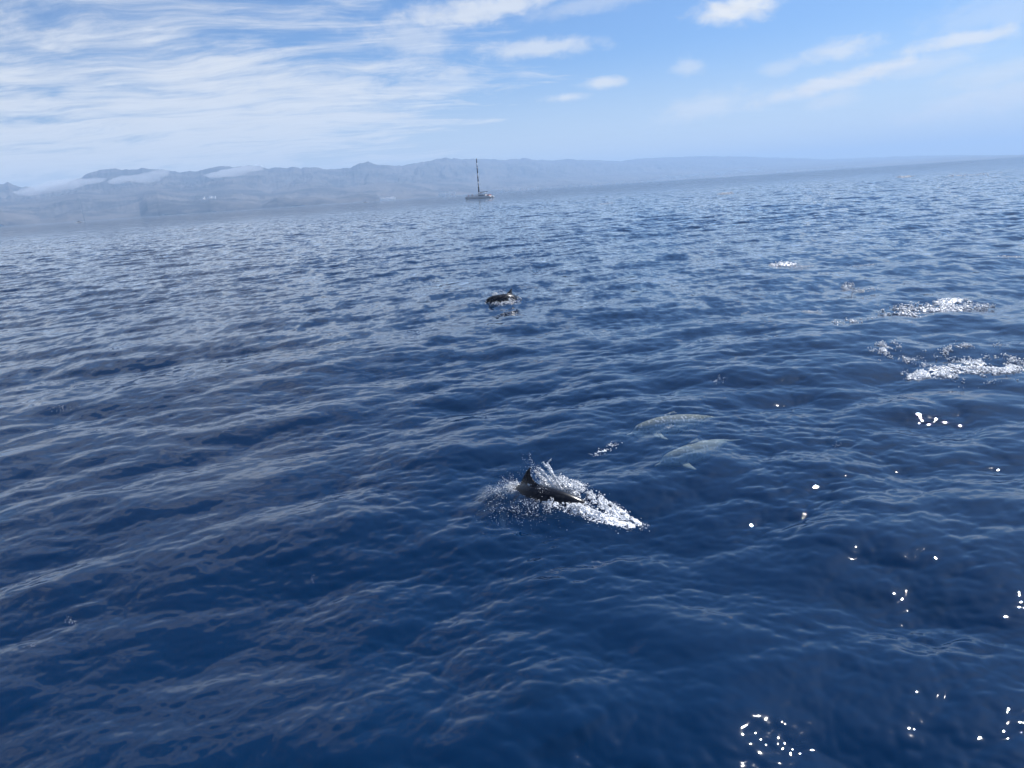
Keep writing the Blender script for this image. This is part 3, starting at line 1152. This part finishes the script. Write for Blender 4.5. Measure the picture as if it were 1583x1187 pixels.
# --- churned water on the right
FO = [
    # px, py, half w, half h, n, thr, size, label
    (1490, 566, 110, 20, 11000, -0.12, 1.25, 'largest bright foam patch, churned white at the right edge'),
    (1440, 572, 42, 8, 3800, -0.35, 1.15, 'dense white foam streak at the near left end of the largest patch'),
    (1555, 568, 40, 9, 3000, -0.30, 1.25, 'dense glittering foam streak at the right edge of the picture'),
    (1480, 538, 70, 10, 2200, 0.00, 1.15, 'foam along the crest behind the largest patch'),
    (1365, 540, 28, 9, 2200, -0.12, 1.15, 'rounded foam patch left of the largest one'),
    (1385, 552, 55, 8, 1300, 0.02, 1.05, 'thin foam film trailing from the rounded patch'),
    (1450, 475, 95, 13, 3200, -0.03, 1.1, 'wide thin foam patch beyond the largest one'),
    (1468, 464, 24, 4, 900, -0.25, 1.2, 'short bright foam line in the wide thin patch'),
    (1210, 408, 24, 4, 900, -0.20, 1.1, 'short bright foam patch, farther out right of the middle'),
    (1240, 412, 40, 4, 330, 0.0, 0.9, 'faint foam trailing right of the short bright patch'),
    (1335, 407, 46, 3, 300, 0.02, 1.0, 'thin broken foam line beyond the small crests'),
    (1310, 440, 12, 5, 260, -0.15, 1.2, 'tiny white crest standing between two foam lines'),
    (1340, 449, 26, 3, 330, -0.1, 1.0, 'thin foam line just below the tiny white crest'),
    (1320, 498, 40, 5, 420, 0.02, 1.1, 'beaded foam on a dark wave crest in the middle right'),
    (1252, 481, 20, 3, 220, -0.1, 1.0, 'thin foam dash left of the beaded crest'),
    (1560, 400, 20, 4, 260, -0.1, 1.1, 'foam on a small dark crest at the far right edge'),
    (1530, 590, 50, 5, 420, 0.05, 1.0, 'scattered flecks below the largest patch'),
    (1122, 299, 14, 1.6, 260, -0.3, 1.2, 'far small whitecap right of the sailing catamaran'),
    (1398, 273, 16, 1.6, 240, -0.3, 1.1, 'far white speck near the horizon on the right'),
    (1500, 270, 60, 2.5, 90, -0.2, 1.3, 'row of white specks near the horizon at right'),
    (935, 315, 14, 1.2, 120, -0.3, 0.8, 'faint far whitecap just right of the catamaran'),
    (105, 585, 36, 9, 420, 0.0, 0.7, 'faint bubbly foam on the left side of the water'),
    (100, 632, 40, 5, 160, 0.05, 0.7, 'sparse bubbles on the left below the faint foam'),
    (320, 665, 60, 12, 60, -0.2, 0.8, 'few scattered bubbles left of the middle'),
    (505, 552, 28, 6, 90, -0.1, 0.6, 'sparse bubbles beyond the near waves'),
    (115, 955, 13, 7, 40, -0.3, 0.9, 'cluster of bright specks in the lower left water'),
    (42, 1001, 22, 5, 36, -0.3, 0.9, 'string of white specks at the lower left edge'),
    (482, 891, 12, 6, 22, -0.3, 0.8, 'few bright specks in the near water left of the middle'),
    (1290, 684, 8, 5, 22, -0.3, 1.0, 'single sun glint laid as white flecks right of the submerged dolphins'),  # a glint of the sun, put in as white drops
    (1030, 668, 8, 3, 120, -0.5, 0.9, 'pale glint laid as white drops beside the flipper of the upper submerged dolphin'),  # the shine on the flipper, modelled in white foam drops
]
for (px, py, hw, hh, n, thr, size, label) in FO:
    foam_patch(px, py, hw, hh, n, label, thr, size, seed=px * 0.01)

# ------------------------------------------------------------------ boats
m_white = simple('white_gelcoat', (0.78, 0.78, 0.76), 0.3)
m_grey = simple('grey_hull', (0.74, 0.72, 0.69), 0.35)
m_dark = simple('dark_mast', (0.015, 0.017, 0.025), 0.4)
m_net = simple('net', (0.10, 0.10, 0.11), 0.8)
m_glass = simple('tinted_glass', (0.02, 0.025, 0.03), 0.08)
m_red = simple('brick_red', (0.32, 0.09, 0.07), 0.6)
m_steel = simple('steel', (0.55, 0.55, 0.56), 0.3, 0.8)
m_skin = simple('skin', (0.42, 0.25, 0.18), 0.6)
m_hair = simple('dark_hair', (0.03, 0.02, 0.015), 0.6)


def hull_mesh(L, beam, free, draft, x_off=0.0):
    """slender hull, bow at -X"""
    rings = []
    for k in range(15):
        t = k / 14
        x = -L / 2 + L * t
        w = beam * 0.5 * min(1, (t * 2.4 + 0.03)) ** 0.6 * (1 - 0.18 * max(0, t - 0.75) * 4)
        top_ = free * (1.18 - 0.25 * t)
        kx = x + 0.5 * (1 - t) * 0
        rings.append([(kx, w, top_), (kx, w * 0.92, 0.25 * top_), (kx, w * 0.5, -draft * 0.7), (kx, 0, -draft),
                      (kx, -w * 0.5, -draft * 0.7), (kx, -w * 0.92, 0.25 * top_), (kx, -w, top_)])
    b = MB()
    b.loft([[Vector(p) for p in r] for r in rings])
    return b


def person_mesh(shirt_h=0.0, seated=False):
    """one continuous figure: lofted silhouette with arms and legs grown by the skin modifier"""
    me = bpy.data.meshes.new('person')
    if seated:
        vs = [(0, 0, .48), (0, 0, .75), (0, 0, 1.02), (0, 0, 1.14), (0, 0, 1.30), (-.42, .1, .50), (-.42, -.1, .50), (-.46, .1, .05), (-.46, -.1, .05),
              (0, .19, 1.0), (0, -.19, 1.0), (-.05, .24, .72), (-.05, -.24, .72), (-.24, .18, .62), (-.24, -.18, .62)]
    else:
        vs = [(0, 0, .92), (0, 0, 1.15), (0, 0, 1.40), (0, 0, 1.52), (0, 0, 1.68), (0, .10, .48), (0, -.10, .48), (.02, .11, .04), (.02, -.11, .04),
              (0, .19, 1.38), (0, -.19, 1.38), (.02, .25, 1.10), (.02, -.25, 1.10), (-.10, .25, .88), (-.10, -.25, .88)]
    es = [(0, 1), (1, 2), (2, 3), (3, 4), (0, 5), (5, 7), (0, 6), (6, 8), (2, 9), (9, 11), (11, 13), (2, 10), (10, 12), (12, 14)]
    rad = [.14, .13, .15, .06, .11, .075, .075, .05, .05, .065, .065, .045, .045, .035, .035]
    me.from_pydata(vs, es, [])
    o = bpy.data.objects.new('person', me)
    col.objects.link(o)
    sk = o.modifiers.new('skin', 'SKIN')
    for k, r in enumerate(rad):
        me.skin_vertices[0].data[k].radius = (r, r)
    me.skin_vertices[0].data[0].use_root = True
    sb = o.modifiers.new('sub', 'SUBSURF')
    sb.levels = sb.render_levels = 1
    dg = bpy.context.evaluated_depsgraph_get()
    nm = bpy.data.meshes.new_from_object(o.evaluated_get(dg))
    bpy.data.objects.remove(o)
    nm.polygons.foreach_set('use_smooth', np.ones(len(nm.polygons), bool))
    return nm


def clothes_material(name, top_c, low_c, z_mid, z_neck, z_hair):
    m, h, out = mat(name)
    z = h.sep(h.n('ShaderNodeTexCoord').outputs['Object'])[2]
    c = h.mix(h.m('GREATER_THAN', z, z_mid), c4(*low_c), c4(*top_c))
    c = h.mix(h.m('GREATER_THAN', z, z_neck), c, c4(.42, .25, .18))
    c = h.mix(h.m('GREATER_THAN', z, z_hair), c, c4(.03, .02, .015))
    h.t.links.new(bsdf(h, c, 0.7), out.inputs[0])
    return m


# catamaran with a tall banded mast, people on deck
CD = 600.0
pc = at_z(741, 305.0, 0)
pc = Vector((pc.x, pc.y, 0)).normalized() * CD
view_az = math.atan2(pc.x, pc.y)
cat = empty('sailing_catamaran', (pc.x, pc.y, 0.0), -view_az - R(20))
tag(cat, 'large sailing catamaran with tall banded bare mast and people on deck, off the coast', 'catamaran')
LH = 20.5
for sy in (-3.6, 3.6):
    b = hull_mesh(LH, 1.9, 1.65, 0.6)
    o = b.build('hull', m_grey, cat, True)
    o.location = (0, sy, 0)
    st = MB()
    st.box(LH * 0.18, LH / 2 - 0.05, sy - 1.02, sy + 1.02, 0.35, 1.30)
    st.build('stern_panel', m_white, cat)
    tr_ = MB()
    for k in range(4):
        tr_.box(LH / 2 - 0.03 + 0.35 * k, LH / 2 + 0.30 + 0.35 * k, sy - 0.8, sy + 0.8, 0.3, 1.25 - 0.27 * k)
    tr_.build('stern_steps', m_white, cat)
b = MB()
b.box(-LH * 0.10, LH * 0.46, -3.4, 3.4, 1.15, 1.75)
b.build('bridge_deck', m_white, cat)
b = MB()
for k in range(15):
    yy = -2.6 + 5.2 * k / 14
    b.bar((-LH * 0.44, yy, 1.72), (-LH * 0.10, yy, 1.72), 0.05, 4)
for k in range(15):
    xx = -LH * 0.44 + LH * 0.34 * k / 14
    b.bar((xx, -2.6, 1.72), (xx, 2.6, 1.72), 0.05, 4)
b.build('bow_net', m_net, cat)
b = MB()
b.bar((-LH * 0.44, -3.6, 1.8), (-LH * 0.44, 3.6, 1.8), 0.16, 8)
b.build('crossbeam', m_steel, cat)
b = MB()      # coach house
r0 = [(-1.2, -2.6, 1.75), (6.2, -2.9, 1.75), (6.2, 2.9, 1.75), (-1.2, 2.6, 1.75)]
r1 = [(0.2, -2.2, 2.95), (6.0, -2.6, 2.95), (6.0, 2.6, 2.95), (0.2, 2.2, 2.95)]
b.loft([r0, r1])
cabin = b.build('cabin', m_white, cat)
for k in range(4):
    b = MB()
    x0 = 0.4 + k * 1.4
    b.add([(x0, -2.78 + .07, 2.05), (x0 + 1.15, -2.84 + .07, 2.05), (x0 + 1.15, -2.68 + .05, 2.7), (x0, -2.62 + .05, 2.7)], [(0, 1, 2, 3)])
    w = b.build('window', m_glass, cabin)
    w.location = (0, -0.14, 0)
b = MB()
b.box(0.3, 5.4, -2.5, 2.5, 4.25, 4.42)
roof = b.build('sun_roof', m_white, cat)
for x in (0.5, 5.2):
    for y in (-2.3, 2.3):
        b = MB()
        b.bar((x, y, 2.9), (x, y, 4.3), 0.08, 6)
        b.build('roof_post', m_dark, cat)
# mast in bands
BANDS = [(0.0, 3.3, 'w'), (3.3, 8.0, 'd'), (8.0, 11.5, 'w'), (11.5, 15.5, 'd'), (15.5, 18.0, 'w'), (18.0, 22.6, 'd'), (22.6, 26.0, 'w'), (26.0, 29.6, 'd')]
mast = MB()
mast.bar((0, 0, 1.7), (0, 0, 2.2), 0.34, 10)
mast_o = mast.build('mast', m_steel, cat)
for z0, z1, kk in BANDS:
    b = MB()
    b.bar((0, 0, 1.7 + z0 * 0.97), (0, 0, 1.7 + z1 * 0.97), 0.60 - 0.009 * z0, 10, 0.60 - 0.009 * z1)
    b.build('mast_band', m_white if kk == 'w' else m_dark, mast_o, True)
for q in ((-LH * 0.44, 0, 1.9), (2.0, -3.7, 1.7), (2.0, 3.7, 1.7)):
    b = MB()
    b.bar(q, (0, 0, 27.5), 0.022, 4)
    b.build('stay', m_steel, cat)
b = MB()
b.bar((0.3, 0, 4.75), (7.4, 0, 4.9), 0.20, 8)
b.build('boom', m_dark, cat)
b = MB()
b.bar((7.2, -2.6, 1.75), (7.2, -2.6, 3.6), .05, 5)
b.bar((7.2, 2.6, 1.75), (7.2, 2.6, 3.6), .05, 5)
b.bar((7.2, -2.6, 3.6), (7.2, 2.6, 3.6), .05, 5)
b.build('stern_arch', m_steel, cat)
b = MB()
b.box(7.6, 9.1, -3.1, 3.1, 1.75, 2.6)
b.build('stern_bench', m_red, cat)
for sy in (-4.5, 4.5):
    b = MB()
    for k in range(14):
        x = -LH * 0.46 + k * LH * 0.9 / 13
        b.bar((x, sy * 0.98, 1.6), (x, sy * 0.98, 2.45), 0.03, 4)
    for z in (2.0, 2.45):
        b.bar((-LH * 0.46, sy * 0.98, z), (LH * 0.44, sy * 0.98, z), 0.025, 4)
    b.build('railing', m_steel, cat)

stand, sit = person_mesh(), person_mesh(seated=True)
outfits = [((.75, .75, .72), (.05, .06, .12)), ((.03, .03, .04), (.03, .03, .04)), ((.45, .12, .12), (.08, .09, .15)), ((.08, .14, .30), (.30, .26, .2)),
           ((.55, .30, .32), (.04, .04, .05)), ((.02, .02, .03), (.20, .2, .2))]
meshes = []
for k, (tc_, lc) in enumerate(outfits):
    a = stand.copy()
    a.materials.clear()
    a.materials.append(clothes_material('clothes', tc_, lc, 0.95, 1.48, 1.70))
    s = sit.copy()
    s.materials.clear()
    s.materials.append(clothes_material('clothes', tc_, lc, 0.50, 1.10, 1.32))
    meshes.append((a, s))
MW = Matrix.Translation(cat.location) @ Matrix.Rotation(cat.rotation_euler.z, 4, 'Z')
g = random.Random(3)


def crowd(spots, label, group, z, sit_p):
    for (x, y) in spots:
        pr = g.choice(meshes)
        o = bpy.data.objects.new('person', pr[1] if g.random() < sit_p else pr[0])
        col.objects.link(o)
        o.location = MW @ Vector((x, y, z))
        o.rotation_euler = (0, 0, g.uniform(-1.5, 1.5))
        tag(o, label, 'person', group)


crowd([(-8.6 + 0.62 * k + g.uniform(-.2, .2), g.choice((-2.2, -1.4, 1.6, 2.2)) + g.uniform(-.3, .3)) for k in range(11)],
      'tiny passenger on the net at the bow of the catamaran', 'passengers at the bow of the catamaran', 1.78, 0.4)
crowd([(5.0 + 0.8 * k, g.choice((-2.2, -1.2, 1.4, 2.0))) for k in range(5)],
      'tiny passenger at the stern of the catamaran behind the cabin', 'passengers at the stern of the catamaran', 1.76 + 0.0, 0.3)
crowd([(1.2 + 1.1 * k, g.choice((-1.6, 0.9))) for k in range(3)],
      'tiny figure under the sun roof of the catamaran', 'people under the sun roof', 2.96, 0.0)


def motorboat(px, dist, L, label, bow=-1):
    a, _ = azel(px, 300)
    # azimuth of the pixel along the horizon line
    root = empty('motorboat', (dist * math.sin(a), dist * math.cos(a), -dist * dist / 12742000.0), -a + (0 if bow < 0 else math.pi))
    tag(root, label, 'boat')
    b = hull_mesh(L, L * 0.3, L * 0.12, 0.3)
    b.build('hull', m_white, root, True)
    b = MB()
    b.loft([[(-L * .12, -L * .1, L * .12), (L * .2, -L * .1, L * .12), (L * .2, L * .1, L * .12), (-L * .12, L * .1, L * .12)],
            [(-L * .02, -L * .09, L * .26), (L * .18, -L * .09, L * .26), (L * .18, L * .09, L * .26), (-L * .02, L * .09, L * .26)]])
    b.build('cabin', m_dark, root)
    b = MB()
    b.box(-L * .05, L * .24, -L * .11, L * .11, L * .265, L * .285)
    b.build('roof', m_white, root)
    b = MB()
    b.bar((L * .14, 0, L * .285), (L * .14, 0, L * .5), 0.06, 5)
    b.build('antenna', m_dark, root)
    b = MB()
    b.box(L * .44, L * .52, -L * .05, L * .05, -0.1, L * .14)
    b.build('outboard_motor', m_dark, root)
    return root


motorboat(112, 1500, 10.5, 'small white motorboat by the hazy shore, left of the dark cliffs')
motorboat(563, 1700, 8.0, 'tiny white motorboat below the end of the dark cliffs')
for px, dist, n in ((112, 1490, 160), (563, 1690, 110)):
    a, _ = azel(px, 300)
    g = np.random.default_rng(px)
    x = dist * math.sin(a) + g.normal(size=n) * 4.0 + 1.5
    y = dist * math.cos(a) + g.normal(size=n) * 1.2
    p = np.stack([x, y, np.full(n, 0.25) + g.uniform(0, .35, n)], -1)
    blobs('bow_wave_foam', p, g.uniform(.15, .45, n), 0.6, 'white wake around the ' + ('left motorboat' if px == 112 else 'motorboat below the cliff end'), 'foam')

sc.cycles.max_bounces = 8
sc.cycles.transparent_max_bounces = 12
sc.cycles.volume_bounces = 1
sc.cycles.caustics_reflective = False
sc.cycles.caustics_refractive = False
sc.cycles.sample_clamp_indirect = 4
sc.cycles.use_denoising = True
